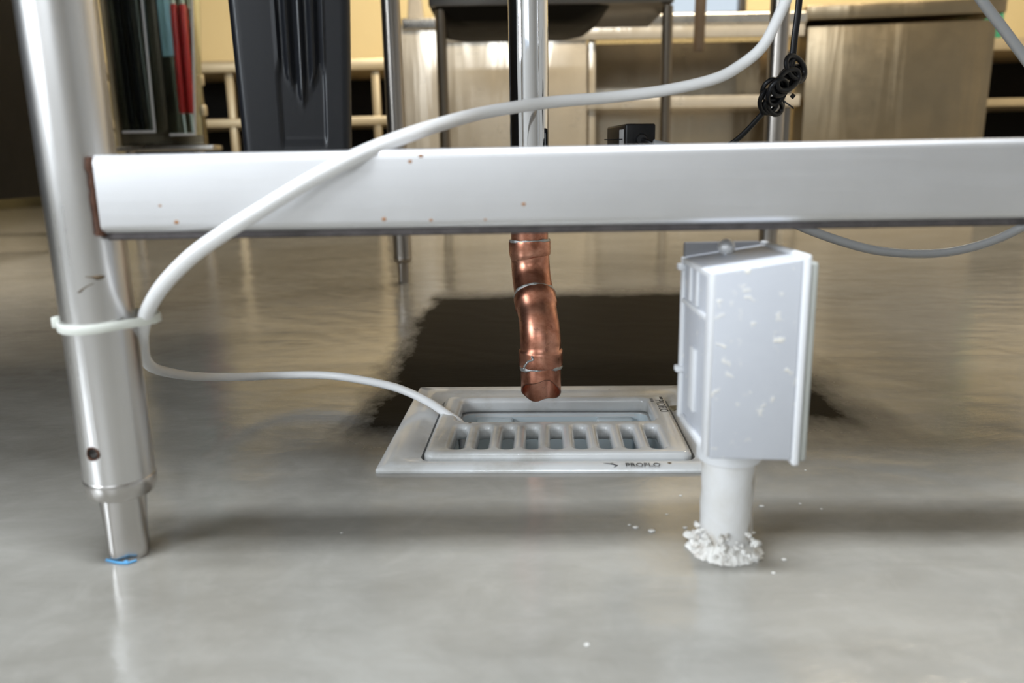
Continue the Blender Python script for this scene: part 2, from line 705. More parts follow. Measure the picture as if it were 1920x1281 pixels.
WB = .12
win = (1.00, 1.62, 1.16, 1.80)           # opening in the back wall
struct('wall_back', plane_with_holes(X0, X1, 0, H, [win], lambda a, b, c, d: ((a, Y1, c), (b, Y1 + WB, d)), WB), M['wall'])
sidew = (-2.7, -1.3, .85, 2.35)
sidew2 = (-.9, .2, 1.1, 2.4)
struct('wall_left', plane_with_holes(Y0, Y1, 0, H, [sidew, sidew2], lambda a, b, c, d: ((X0 - WB, a, c), (X0, b, d)), WB), M['white_wall'])
frontw = (-1.45, .25, .9, 2.3)
struct('wall_front', plane_with_holes(X0, X1, 0, H, [frontw], lambda a, b, c, d: ((a, Y0 - WB, c), (b, Y0, d)), WB), M['white_wall'])
struct('wall_right', mkbox((X1, Y0, 0), (X1 + WB, Y1, H)), M['white_wall'])
struct('shade_band_left', mkbox((X0, Y0, 0), (X0 + .015, Y1, .22), .003), plain('olive_shade', (.10, .085, .04), .5, 0, .1, 10))  # added dark band, stands in for the shade under the appliance
struct('ceiling', mkbox((X0 - WB, Y0 - WB, H), (X1 + WB, Y1 + WB, H + .1)), M['ceil'])
bm = bmesh.new()
t_ = .045
a, b, c, d = win
for lo, hi in (((a, Y1 - .02, c), (b, Y1 + .05, c + t_)), ((a, Y1 - .02, d - t_), (b, Y1 + .05, d)),
               ((a, Y1 - .02, c + t_), (a + t_, Y1 + .05, d - t_)), ((b - t_, Y1 - .02, c + t_), (b, Y1 + .05, d - t_)),
               (((a + b) / 2 - .02, Y1 - .01, c + t_), ((a + b) / 2 + .02, Y1 + .04, d - t_))):
    box(bm, lo, hi, .004)
wf = struct('window_1', bm, M['dark_steel'])
bm = mkbox((a + .02, Y1 + .012, c + .02), (b - .02, Y1 + .018, d - .02))
obj('window_pane', bm, M['pane'], wf)


# ------------------------------------------------------------------ the work table in front
LEG = Vector((-.2565, .487, 0))
T_YAW = math.radians(-1.31)
tw, td = .769, 1.203


def tp(x, y):
    return Vector((LEG.x + x * math.cos(T_YAW) - y * math.sin(T_YAW), LEG.y + x * math.sin(T_YAW) + y * math.cos(T_YAW), 0))


table = thing('work_table', 'brushed stainless steel work table on round legs with a square front rail', 'table', LEG)
TOP_Z = .86


def leg(px, py, r, mat, hole_at=None, front=True):
    z0 = .050
    bm = lathe([(r, z0 + .006), (r, TOP_Z)], px, py, 48)
    if hole_at:
        ang, hz = hole_at
        cut_bm = bmesh.new()
        q = bmesh.ops.create_cone(cut_bm, cap_ends=True, segments=20, radius1=.0040, radius2=.0040, depth=.03)
        d_ = Vector((math.cos(ang), math.sin(ang), 0))
        bmesh.ops.transform(cut_bm, matrix=Matrix.Translation(Vector((px, py, hz)) + d_ * r) @ d_.to_track_quat('Z', 'Y').to_matrix().to_4x4(), verts=cut_bm.verts[:])
        lo_ = add_mesh('leg', cut(bm, cut_bm), mat, table, 35)
        ring = torus_ring(Vector((px, py, hz)) + d_ * (r - .0004), d_, .0041, .0007, 24, 6, .5)
        rg = obj('hole_rim', ring, M['weld'], lo_)
        rg['label'] = 'rust-ringed peg hole'
    else:
        lo_ = obj('leg', bm, mat, table, 35)
    fr = r * .68
    fp = [(fr * .90, 0), (fr * .98, .003), (fr, .008), (fr, .0425), (r * .80, .0430), (r * .93, .0445), (r * 1.005, .0485), (r * 1.02, .0525), (r * 1.02, .0552), (r * 1.004, .0560), (r * .985, .0566)]
    k = r / .0222
    fb = lathe([(a_, b_) for a_, b_ in fp], px, py, 40)
    # two wrench flats on the lower stem
    for v in fb.verts:
        if v.co.z < .0405:
            dx, dy = v.co.x - px, v.co.y - py
            for ang in (math.radians(-70), math.radians(110), math.radians(-160), math.radians(20)):
                n_ = Vector((math.cos(ang), math.sin(ang)))
                pr_ = dx * n_.x + dy * n_.y
                if pr_ > fr * .80:
                    v.co.x -= n_.x * (pr_ - fr * .80)
                    v.co.y -= n_.y * (pr_ - fr * .80)
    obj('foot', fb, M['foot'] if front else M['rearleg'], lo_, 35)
    return lo_


l0 = leg(LEG.x, LEG.y, .0214, M['leg'], (math.radians(-101), .0775))
p_ = tp(tw + .02, 0)
leg(p_.x, p_.y, .0222, M['leg'])
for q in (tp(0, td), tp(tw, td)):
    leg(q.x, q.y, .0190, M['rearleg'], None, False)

# front rail: square tube with soft edges
RZ0, RZ1 = .2125, .2575
bm = bmesh.new()
hw = .021
prof = rrect(0, 0, hw, (RZ1 - RZ0) / 2, .0055, 0, 6)
xa, xb = .0195, tw + .0
loft(bm, [[tp(x, 0) + Vector((0, q.x * 1.0, (RZ0 + RZ1) / 2 + q.y)) for q in prof] for x in [xa + (xb - xa) * k / 12 for k in range(13)]])
rail = obj('rail', bm, M['rail'], table, 50)
# lip under the rail, its shade painted in as a dark colour
bm = bmesh.new()
box(bm, (LEG.x + .02, LEG.y - .0165, RZ0 - .004), (LEG.x + tw, LEG.y + .014, RZ0 + .001), .001, 1, T_YAW, LEG)
obj('rail_lip_shade', bm, plain('shaded_lip', (.10, .09, .09), .6, .6, .6, 120, .6), rail)
# rusty weld between leg and rail
bm = bmesh.new()
pts = []
for k in range(15):
    z = RZ0 - .001 + (RZ1 - RZ0) * k / 14
    q = tp(.0178, -.0175)
    pts.append((q.x + random.uniform(-.0006, .0006), q.y + random.uniform(-.0004, .0004), z))
sweep(bm, pts, [.0028 + random.uniform(-.0007, .0009) for _ in pts], 8)
wl = obj('weld_bead', bm, M['weld'], rail)
wl['label'] = 'brown rusty weld bead'


for (u, v, sz) in ((331, 417, .0013), (720, 411, .0013), (808, 413, .0009), (789, 292, .0012), (769, 303, .0011), (300, 386, .0008), (910, 412, .0007), (982, 383, .0011)):
    yq = LEG.y - .021
    for _ in range(4):
        q = at(u, v, yq)
        yq = LEG.y - .021 + (q.x - LEG.x) * math.tan(T_YAW)
    bm = bmesh.new()
    bmesh.ops.create_icosphere(bm, subdivisions=2, radius=sz, matrix=Matrix.Translation(q) @ Matrix.Diagonal((1.15, .16, .9, 1)))
    rs = obj('rust_spot', bm, M['rust'], rail)


def blob(center, normal, path2, rad, mat, name, parent):
    """thin stain lying on a surface: a low bead along a small path given in (along X, along Z)"""
    bm = bmesh.new()
    sweep(bm, path2, rad, 7, True)
    return obj(name, bm, mat, parent)


def on_leg(u, v, lift=.0003):
    q = ray(u, v)
    # meet the front-left leg cylinder
    ax, ay, r = LEG.x, LEG.y, .0214 + lift
    A = q.x ** 2 + q.y ** 2
    B = 2 * ((CAM.x - ax) * q.x + (CAM.y - ay) * q.y)
    C_ = (CAM.x - ax) ** 2 + (CAM.y - ay) ** 2 - r * r
    t = (-B - math.sqrt(max(0, B * B - 4 * A * C_))) / (2 * A)
    return CAM + q * t


stain = plain('brown_grease', (.10, .065, .03), .6, 0, .4, 200)
bm = bmesh.new()
sweep(bm, [on_leg(u, v, .0001) for u, v in ((160, 519), (172, 520), (182, 521), (190, 520), (197, 518))], [.0002, .0005, .0014, .0013, .0003], 8)
sweep(bm, [on_leg(u, v, .0001) for u, v in ((146, 549), (151, 546), (157, 541), (165, 536), (176, 532))], [.0004, .0007, .0004, .0003, .0002], 8)
st = obj('grease_mark', bm, stain, l0)
st['label'] = 'dark brown grease mark'

# top, apron
c4 = [tp(-.36, -.045), tp(tw + .03, -.045), tp(tw + .03, td + .03), tp(-.36, td + .03)]
obj('table_top', hexa([Vector((q.x, q.y, TOP_Z)) for q in c4] + [Vector((q.x, q.y, TOP_Z + .04)) for q in c4], .004), M['dark_steel'], table)

# the machine the drain serves, standing on the table
c4 = [tp(-.01, .1), tp(tw + .01, .1), tp(tw + .01, td), tp(-.01, td)]
mach = thing('ice_machine', 'dark machine standing on the steel work table above the drain pipe', 'machine', (.15, 1.1, TOP_Z + .04))
obj('body', hexa([Vector((q.x, q.y, TOP_Z + .042)) for q in c4] + [Vector((q.x, q.y, 1.75)) for q in c4], .01), M['blackmet'], mach)

# ------------------------------------------------------------------ drain pipe over the sink
PR = .0193
top = Vector((.0195, .80, .178))
endp = Vector((.0283, .748, .03))
drain = thing('drain_pipe', 'copper drain pipe with two elbows hanging over the white floor sink', 'pipe', (top.x, top.y, .03))
# centreline
p0 = Vector((top.x, top.y, .215))
c1 = Vector((.0200, .80, .1395))
c2 = Vector((.0275, .748, .0905))
d12 = (c2 - c1).normalized()
fil = .021


def arc(c, d_in, d_out, t, n=10):
    a_ = c - d_in * t
    b_ = c + d_out * t
    o = []
    for k in range(n + 1):
        s = k / n
        o.append((a_ * (1 - s) + c * s) * (1 - s) + (c * (1 - s) + b_ * s) * s)
    return o


dn = Vector((0, 0, -1))
# chrome sleeve (upper straight pipe)
bm = bmesh.new()
zz = [.205 + (TOP_Z - .001 - .205) * k / 60 for k in range(61)]
loops = []
n = 48
for z in zz:
    ex = .00025 * math.sin(z * 21) + .0002 * math.sin(z * 57 + 1)
    loops.append([Vector((top.x + .0012 + (PR - .0005 + ex * math.sin(3 * 2 * math.pi * k / n + z * 9)) * math.cos(2 * math.pi * k / n), top.y + (PR - .0005 + ex) * math.sin(2 * math.pi * k / n), z)) for k in range(n)])
loft(bm, loops)
cs = obj('chrome_sleeve', bm, M['chrome'], drain, 60)
cs['label'] = 'shiny chrome upper pipe'
bm = bmesh.new()
sweep(bm, [Vector((top.x, top.y, z)) for z in (.222, .20, .18, .165)], PR - .0008, 40)
obj('pipe', bm, M['copper'], drain, 50)

# upper elbow: cup, neck, bend
up_path = [Vector((top.x, top.y, z)) for z in (.1722, .170, .160, .1575, .1555)]
up_rad = [PR + .0010, PR + .0016, PR + .0016, PR + .0012, PR]
a1 = arc(c1, dn, d12, .0155)
mid = c1 + d12 * ((c2 - c1).length * .42)
up_path += a1
up_rad += [PR] * len(a1)
up_path += [mid - d12 * .001]
up_rad += [PR]
bm = bmesh.new()
sweep(bm, up_path, up_rad, 44)
obj('elbow', bm, M['copper'], drain, 50)
# lower elbow
a2 = arc(c2, d12, dn, .0170)
lo_path = [mid, mid + d12 * .0015, mid + d12 * .0125, mid + d12 * .0145] + a2
lo_rad = [PR + .0008, PR + .0016, PR + .0016, PR + .0002] + [PR - .0002 + .0008 * (k / 10) for k in range(len(a2))]
bx = a2[-1]
zc = .0725
lo_path = [q for q in lo_path if q.z > zc + .002]
lo_rad = lo_rad[:len(lo_path)]
lo_path += [Vector((bx.x, bx.y, z)) for z in (zc, zc - .0012, zc - .003, zc - .0148, zc - .0165)]
lo_rad += [PR + .0002, PR + .0018, PR + .0020, PR + .0020, PR + .0014]
bm = bmesh.new()
sweep(bm, lo_path, lo_rad, 44)
obj('elbow', bm, M['copper'], drain, 50)
# open tail piece with a slanted cut
bm = bmesh.new()
n = 48


def cutz(x, y):
    s = (y - bx.y) / PR                     # -1 front ... +1 back
    return .0297 - .0155 * s + .0016 * math.sin(5 * x / PR)


outer = []
ro, ri = PR + .0002, PR - .0010
zt = zc - .015
for (r, kind) in ((ro, 't'), (ro, 'm'), (ro, 'b'), (ri, 'b'), (ri, 'm'), (ri, 't')):
    l = []
    for k in range(n):
        x = r * math.cos(2 * math.pi * k / n)
        y = r * math.sin(2 * math.pi * k / n)
        zb = cutz(x, bx.y + y)
        z = {'t': zt, 'm': (zt + zb) / 2, 'b': zb}[kind]
        l.append(Vector((bx.x + x, bx.y + y, z)))
    outer.append(l)
loft(bm, outer, (False, False))
obj('tail_pipe', bm, M['copper'], drain, 40)
for (cc, ax_, R_, r_, wv_) in ((Vector((top.x, top.y, .1722)), dn, PR + .0004, .0009, .9),
                               (mid, d12, PR + .0007, .0012, .8),
                               (Vector((bx.x, bx.y, zc - .0172)), dn, PR + .0006, .0010, 1.3)):
    sr = obj('solder_ring', torus_ring(cc, ax_, R_, r_, 56, 8, wv_), M['solder'], drain)
    sr['label'] = 'silvery solder bead'
# solder run on the lower cup
bm = bmesh.new()
dp = [Vector((bx.x + (PR + .0021) * math.cos(a_), bx.y + (PR + .0021) * math.sin(a_), z_)) for a_, z_ in ((-1.98, zc - .0022), (-2.0, zc - .0040), (-1.95, zc - .0058), (-2.08, zc - .0072), (-2.22, zc - .0088), (-2.30, zc - .0110), (-2.42, zc - .0140), (-2.45, zc - .0170))]
sweep(bm, catmull(dp, 5), [.0007 + .0006 * abs(math.sin(k * .9)) for k in range(36)], 8)
obj('solder_drip', bm, M['solder'], drain)

# ------------------------------------------------------------------ floor sink
sink = thing('floor_sink', 'white enamelled square floor sink set into the grey floor under the copper pipe', 'floor sink', SINK_C)
cx, cy = SINK_C.x, SINK_C.y
GX0, GX1, GY0, GY1 = -.1115, .1175, -.0985, .0735      # grate, in the sink's own axes
gcx, gcy = (GX0 + GX1) / 2, (GY0 + GY1) / 2
ghx, ghy = (GX1 - GX0) / 2, (GY1 - GY0) / 2


def sloop(lx, ly, hx, hy, r, z):
    c, s = math.cos(YAW), math.sin(YAW)
    return rrect(cx + lx * c - ly * s, cy + lx * s + ly * c, hx, hy, r, z, 6, YAW)


bm = bmesh.new()
loft(bm, [sloop(0, 0, SINK_HX, SINK_HY, .003, .0002), sloop(0, 0, SINK_HX, SINK_HY, .003, .0022), sloop(0, 0, SINK_HX - .0012, SINK_HY - .0012, .003, .0034),
          sloop(gcx * .25, gcy * .25, ghx + .020, ghy + .024, .012, .0052), sloop(gcx * .7, gcy * .7, ghx + .010, ghy + .0125, .012, .0046),
          sloop(gcx, gcy, ghx + .0026, ghy + .0026, .011, .0020), sloop(gcx, gcy, ghx + .0018, ghy + .0018, .010, -.0084),
          sloop(gcx, gcy, ghx - .0195, ghy - .0125, .010, -.0086), sloop(gcx, gcy, ghx - .0200, ghy - .0130, .012, -.012)],
     (False, False))
obj('rim', bm, M['enamel'], sink, 35)
bm = bmesh.new()
loft(bm, [sloop(gcx, gcy, ghx - .0196, ghy - .0126, .012, -.0090), sloop(gcx, gcy, ghx - .0205, ghy - .0135, .014, -.02), sloop(gcx, gcy, ghx - .026, ghy - .020, .022, -.105),
          sloop(gcx, gcy, ghx - .038, ghy - .034, .03, -.13)], (False, True))
for v in bm.verts:
    pass
bas = obj('basin', bm, M['basin'], sink, 50)
# ribs on the basin's far wall
for lx in (-.062, .062):
    c, s = math.cos(YAW), math.sin(YAW)
    base = Vector((cx, cy, 0))
    q = lambda x, y, z: base + Vector((x * c - y * s, x * s + y * c, z))
    yb = GY1 - .0105
    pts = [q(gcx + lx - .019, yb - .0215, -.10), q(gcx + lx + .019, yb - .0215, -.10), q(gcx + lx + .019, yb + .002, -.10), q(gcx + lx - .019, yb + .002, -.10),
           q(gcx + lx - .019, yb - .012, -.011), q(gcx + lx + .019, yb - .012, -.011), q(gcx + lx + .019, yb + .002, -.013), q(gcx + lx - .019, yb + .002, -.013)]
    obj('basin_rib', hexa(pts, .003, 3), M['basin'], bas)
c, s = math.cos(YAW), math.sin(YAW)
sk = lambda x, y, z=0: Vector((cx + x * c - y * s, cy + x * s + y * c, z))
# worn maker's name printed on the near rim
lettering('PROFLO', .0108, M['ink'], sink, sk(.0728, -SINK_HY + .0020, .0053), YAW, 'lettering', .0001, .72)
bm = bmesh.new()
sweep(bm, [sk(.041, -SINK_HY + .0095, .0050), sk(.048, -SINK_HY + .0080, .0049), sk(.052, -SINK_HY + .0055, .0046), sk(.049, -SINK_HY + .0030, .0042)], [.0002, .0006, .0006, .0002], 6)
obj('emblem', bm, M['ink'], sink)

# grate: plate with nine slots and an open half, made from a filled outline so that every edge is round
grate = thing('sink_grate', 'white enamelled half grate with nine slots lying in the floor sink', 'grate', sk(gcx, gcy, 0))


def spline(cu, pts):
    sp = cu.splines.new('POLY')
    sp.points.add(len(pts) - 1)
    for k, q in enumerate(pts):
        sp.points[k].co = (q.x, q.y, 0, 1)
    sp.use_cyclic_u = True


def filled(name, outer_, holes, zc_, half, bev, mat, parent, res=4):
    cu = bpy.data.curves.new('g', 'CURVE')
    cu.dimensions = '2D'
    cu.fill_mode = 'BOTH'
    cu.extrude = half
    cu.bevel_depth = bev
    cu.bevel_resolution = res
    cu.offset = -bev
    spline(cu, outer_)
    for h_ in holes:
        spline(cu, h_)
    o = bpy.data.objects.new('g', cu)
    COL.objects.link(o)
    me = evaluated(o)
    bpy.data.objects.remove(o)
    me.transform(Matrix.Translation((0, 0, zc_)))
    bm = bmesh.new()
    bm.from_mesh(me)
    bmesh.ops.remove_doubles(bm, verts=bm.verts[:], dist=1e-6)
    return obj(name, bm, mat, parent, 35)


def gl(lx, ly, hx, hy, r):
    q = sk(lx, ly)
    return rrect(q.x, q.y, hx, hy, r, 0, 6, YAW)


holes = []
sx0, sx1 = GX0 + .0215, GX1 - .0215
pitch = (sx1 - sx0 + .0108) / 9
slot_y0, slot_y1 = GY0 + .0145, GY0 + .0750
for k in range(9):
    xc = sx0 + pitch * k + (pitch - .0108) / 2
    holes.append(gl(xc, (slot_y0 + slot_y1) / 2, (pitch - .0108) / 2, (slot_y1 - slot_y0) / 2, .0052))
ox0, ox1, oy0, oy1 = GX0 + .0195, GX1 - .0195, GY0 + .0885, GY1 - .0125
holes.append(gl((ox0 + ox1) / 2, (oy0 + oy1) / 2, (ox1 - ox0) / 2, (oy1 - oy0) / 2, .009))
filled('plate', gl(gcx, gcy, ghx, ghy, .010), holes, .0000, .0026, .0052, M['enamel'], grate, 6)
GZ = .0078
lettering('PROFLO', .0120, M['ink'], grate, sk(GX1 - .0115, GY1 - .040, GZ + .0001), YAW - math.pi / 2, 'lettering', .0001, .9)
bm = bmesh.new()
for (lx, y0_, y1_) in ((-.0150, -.024, -.010), (-.0045, -.016, -.008)):
    for k in range(4):
        yy = GY1 + y0_ + (y1_ - y0_) * k / 4
        q = sk(GX1 + lx, yy, GZ)
        box(bm, q - Vector((.0015, .0007, 0)), q + Vector((.0015, .0007, .0002)))
obj('small_print', bm, M['ink'], grate)

# scrap stuck at the rim
q = onz(1264, 769, .006)
bm = bmesh.new()
pts = [(-.006, -.003), (-.001, -.004), (.003, -.001), (.0045, -.005), (.0055, .002), (.007, .006), (.002, .004), (-.002, .007), (-.004, .002)]
lo_v = [bm.verts.new((q.x + x, q.y + y, .0058 + .002 * abs(x) / .006)) for x, y in pts]
hi_v = [bm.verts.new((q.x + x, q.y + y, .0068 + .004 * abs(x) / .006)) for x, y in pts]
bm.faces.new(hi_v)
bm.faces.new(list(reversed(lo_v)))
for k in range(len(pts)):
    j = (k + 1) % len(pts)
    bm.faces.new((lo_v[k], lo_v[j], hi_v[j], hi_v[k]))
tag(obj('dry_scrap', bm, M['leaf']), 'small torn brown scrap at the right rim of the floor sink', 'scrap')

# ------------------------------------------------------------------ tubing
TR = .0044
path = [at(1490, -40, .66), at(1464, 22, .66), at(1432, 84, .66), at(1392, 120, .66), at(1340, 148, .655), at(1250, 169, .65), at(1150, 182, .64), at(1050, 190, .62), at(980, 199, .60),
        at(900, 213, .575), at(820, 235, .525), at(740, 263, .478), at(660, 297, .458), at(580, 339, .454), at(500, 387, .450), at(420, 437, .448), at(360, 480, .452), at(310, 530, .462), at(282, 572, .478), at(269, 606, .492), at(266, 645, .52),
        at(276, 680, .60), at(305, 696, .68), at(370, 706, .77), at(450, 707, .82), at(530, 704, .85), at(610, 704, .85), at(680, 713, .83), at(745, 728, .80), at(800, 752, .778), at(840, 778, .752), at(861, 793, .742), at(867, 799, .7405) + Vector((0, 0, -.006)), at(869, 801, .7395) + Vector((.001, 0, -.03))]
bm = bmesh.new()
sweep(bm, catmull(path, 10), TR, 16)
tag(obj('drain_hose', bm, M['tube']), 'long milky white plastic hose tied to the leg and ending in the floor sink', 'hose')

path2 = [at(1790, -90, .72), at(1835, -8, .72), at(1890, 66, .72), at(1950, 150, .72), at(2005, 250, .73), at(2020, 330, .74), at(1985, 385, .74), at(1920, 424, .75), at(1860, 452, .755), at(1790, 471, .76), at(1720, 476, .76), at(1640, 469, .76),
         at(1560, 447, .76), at(1480, 415, .755), at(1400, 370, .75), at(1320, 315, .75), at(1262, 281, .75), at(1224, 270, .75)]
bm = bmesh.new()
sweep(bm, catmull(path2, 10), TR * .98, 16)
tag(obj('looped_hose', bm, M['tube_grey']), 'grey translucent hose sagging in a loop behind the front rail at right', 'hose')

# cable tie round the leg and the hose
tie = thing('cable_tie', 'white nylon cable tie strapping the milky hose to the table leg', 'cable tie', (LEG.x, LEG.y, .138))
ctr = []
zl_, zr_, zf_ = at(112, 604, .487).z, at(280, 597, .489).z, at(190, 620, .4635).z
zc_ = (zl_ + zr_) / 2
for k in range(40):
    t = 2 * math.pi * k / 40
    e = Vector((math.cos(t), math.sin(t)))
    bulge = max(0, math.cos(t - .12)) ** 10 * .0133
    ctr.append(Vector((LEG.x + e.x * (.0226 + bulge), LEG.y + e.y * (.0226 + bulge), zc_ + e.x * (zr_ - zl_) / 2 + e.y * (zc_ - zf_))))
bm = bmesh.new()
sec = []
for k in range(40):
    q = ctr[k]
    rad = (q - Vector((LEG.x, LEG.y, q.z))).normalized()
    sec.append([bm.verts.new(q + rad * a_ + Vector((0, 0, b_))) for a_, b_ in ((-.0007, -.0026), (.0006, -.0028), (.0010, -.0018), (.0010, .0018), (.0006, .0028), (-.0007, .0026))])
for k in range(40):
    a_, b_ = sec[k], sec[(k + 1) % 40]
    for i in range(6):
        bm.faces.new((a_[i], a_[(i + 1) % 6], b_[(i + 1) % 6], b_[i]))
obj('strap', bm, M['tie'], tie)
hd = Vector((LEG.x - .0246, LEG.y - .003, zl_ + .0005))
bm = mkbox(hd - Vector((.0020, .0032, .0032)), hd + Vector((.0022, .0032, .0036)), .0008)
obj('head', bm, M['tie'], tie)

# ------------------------------------------------------------------ junction box on its conduit
jb = thing('junction_box', 'grey white plastic electrical box on a conduit stub standing on the floor', 'electrical box', (.137, .481, 0))
yf, yk = .4385, .518
bz0, bz1 = .0765, .1895
fl = [at(1337, 512, yf), at(1512, 488, yf), at(1340, 862, yf), at(1512, 867, yf)]
xl, xr = .1126, .1625
pts = [Vector((xl + .001, yf, .0775)), Vector((xr, yf, .0755)), Vector((xr, yk, .0755)), Vector((xl + .001, yk, .0775)),
       Vector((xl, yf, .1875)), Vector((xr, yf, .1945)), Vector((xr, yk, .1945)), Vector((xl, yk, .1875))]
bodyo = obj('body', hexa(pts, .0016, 3), M['pvc'], jb)
# left (rear) face: raised frame ribs and mounting ears
bm = bmesh.new()
for (ya, yb, za, zb_) in ((yf, yf + .010, .079, .187), (yk - .006, yk, .079, .187), (yf + .010, yk - .006, .1835, .187), (yf + .010, yk - .006, .158, .161), (yf + .012, yk - .01, .079, .0835),
                          (yf + .034, yf + .0365, .162, .184), (yf + .052, yf + .055, .162, .184), (yf + .035, yf + .048, .095, .135)):
    box(bm, (xl - .0014, ya, za), (xl + .0012, yb, zb_), .0006, 2)
obj('rear_ribs', bm, M['pvc_white'], jb)
for z in (.181, .113):
    bm = bmesh.new()
    box(bm, (xl - .0045, yk - .008, z - .002), (xl + .001, yk - .001, z + .002), .001, 2)
    obj('mounting_ear', bm, M['pvc_white'], jb)
# cover plate on the right side
pts = [Vector((xr - .0002, yf - .0012, .0725)), Vector((xr + .0042, yf - .0012, .0725)), Vector((xr + .0042, yk + .002, .0725)), Vector((xr - .0002, yk + .002, .0725)),
       Vector((xr - .0002, yf - .0012, .1965)), Vector((xr + .0042, yf - .0012, .1965)), Vector((xr + .0042, yk + .002, .1965)), Vector((xr - .0002, yk + .002, .1965))]
cv = obj('cover', hexa(pts, .0016, 3), M['pvc_white'], jb)
pts = [p2 + Vector((.0046, 0, 0)) for p2 in pts]
pts = [Vector((p2.x, p2.y + (.002 if i in (0, 1, 4, 5) else 0), p2.z + (.002 if i < 4 else -.0045))) for i, p2 in enumerate(pts)]
obj('gasket', hexa(pts, .0016, 3), plain('grey_gasket', (.42, .43, .40), .6), cv)
# grey back plate along the top rear edge
bm = bmesh.new()
box(bm, (xl, yk - .004, .183), (xr - .001, yk + .0012, .1965), .0012, 2)
obj('back_flange', bm, plain('grey_flange', (.22, .22, .23), .5), jb)
# screw with a domed head
sp_ = Vector((.1358, .500, .1905))
sq = at(1362, 463, .497)
bm = lathe([(.0018, .186), (.0018, sq.z - .0035), (.0036, sq.z - .0038), (.0050, sq.z - .0020), (.0053, sq.z), (.0046, sq.z + .0026), (.0026, sq.z + .0045), (.0004, sq.z + .0051)], sq.x, .497, 24)
sc_ = obj('screw', bm, plain('zinc_screw', (.90, .91, .92), .30, .35, .08, 90), jb)
sc_['label'] = 'shiny domed screw'
# socket, conduit and the crumbled grout at its foot
pc = Vector((.1372, .4800, 0))
obj('socket', lathe([(.0196, .0625), (.0202, .0640), (.0202, .0800)], pc.x, pc.y, 40), M['pvc_white'], jb)
bm = bmesh.new()
loft(bm, [[Vector((pc.x + (.0166 + .0004 * math.sin(3 * a_ + z * 200) + (.0007 * math.sin(5 * a_ + z * 90) if z < .03 else 0)) * math.cos(a_), pc.y + .0166 * math.sin(a_), z)) for a_ in [2 * math.pi * k / 40 for k in range(40)]] for z in (0, .006, .012, .02, .03, .04, .05, .06, .066)])
obj('conduit', bm, M['conduit'], jb)
from mathutils import noise as mnoise
bm = bmesh.new()
NA = 120
loops = []
for r_, z_ in ((.0262, .0001), (.0245, .0010), (.0222, .0022), (.0200, .0038), (.0184, .0062), (.0165, .0070)):
    l = []
    for k in range(NA):
        a_ = 2 * math.pi * k / NA
        side = .5 + .5 * math.cos(a_ + 1.95)
        lump = mnoise.noise(Vector((math.cos(a_) * 4, math.sin(a_) * 4, 2))) * .6 + mnoise.noise(Vector((math.cos(a_) * 11, math.sin(a_) * 11, z_ * 900))) * .5
        rr = max(r_ * (1 + .16 * lump) - .0040 * (1 - side), .0165)
        l.append(Vector((pc.x + rr * math.cos(a_), pc.y + rr * math.sin(a_), z_ if z_ < .0002 else max(.0002, z_ * (.4 + .9 * side) * (1 + .6 * lump)))))
    loops.append(l)
loft(bm, loops)
for k in range(60):
    a_ = random.gauss(-2.0, .85)
    hgt = random.random() ** 1.5
    rr = .0178 + (1 - hgt) * random.random() * .007
    s_ = random.choice((.0008, .0014, .002, .0028, .0036)) * (1 - .4 * hgt)
    q_ = bmesh.ops.create_icosphere(bm, subdivisions=2, radius=s_)
    off = Vector((random.random() * 50, 0, 0))
    for v in q_['verts']:
        v.co *= 1 + .85 * mnoise.noise(v.co * (1.1 / s_) + off)
    bmesh.ops.transform(bm, matrix=Matrix.Translation((pc.x + rr * math.cos(a_), pc.y + rr * math.sin(a_), max(s_ * .4, hgt * .017))) @ Matrix.Rotation(random.random() * 3, 4, 'Z') @ Matrix.Diagonal((1.2, .8, random.uniform(.5, 1.1), 1)), verts=q_['verts'])
gr = obj('grout_collar', bm, M['grout'], jb)
gr['label'] = 'crumbling white grout round the conduit'

# loose paint flakes near the conduit and across the near floor
flakes = [(1192, 990, .0018), (1222, 997, .0022), (1276, 930, .0010), (1428, 950, .0016), (1500, 945, .0009), (1285, 990, .0014), (1180, 985, .0010), (1450, 1075, .0010), (1100, 1210, .0012), (640, 1000, .0008), (1510, 882, .0008), (1540, 955, .0008), (1470, 1050, .0013), (1250, 965, .0009)]
for k, (u, v, s) in enumerate(flakes):
    q = onz(u, v)
    bm = bmesh.new()
    bmesh.ops.create_icosphere(bm, subdivisions=1, radius=s, matrix=Matrix.Translation((q.x, q.y, s * .3)) @ Matrix.Diagonal((1.3, 1, .35, 1)))
    tag(obj('paint_flake', bm, M['flake']), 'tiny white paint flake lying loose on the grey floor', 'flake', 'paint flakes on the floor')
q = onz(237, 1057)
bm = bmesh.new()
box(bm, (q.x - .0012, q.y - .001, 0), (q.x + .0012, q.y + .001, .0022), .0004)
sweep(bm, [onz(200, 1050, .0009), onz(214, 1054, .0009), onz(226, 1056, .0009), onz(240, 1056, .0009), onz(256, 1051, .0009)], .0009, 6)
tag(obj('tape_scrap', bm, M['blue']), 'bright blue tape scrap at the front table foot', 'tape')

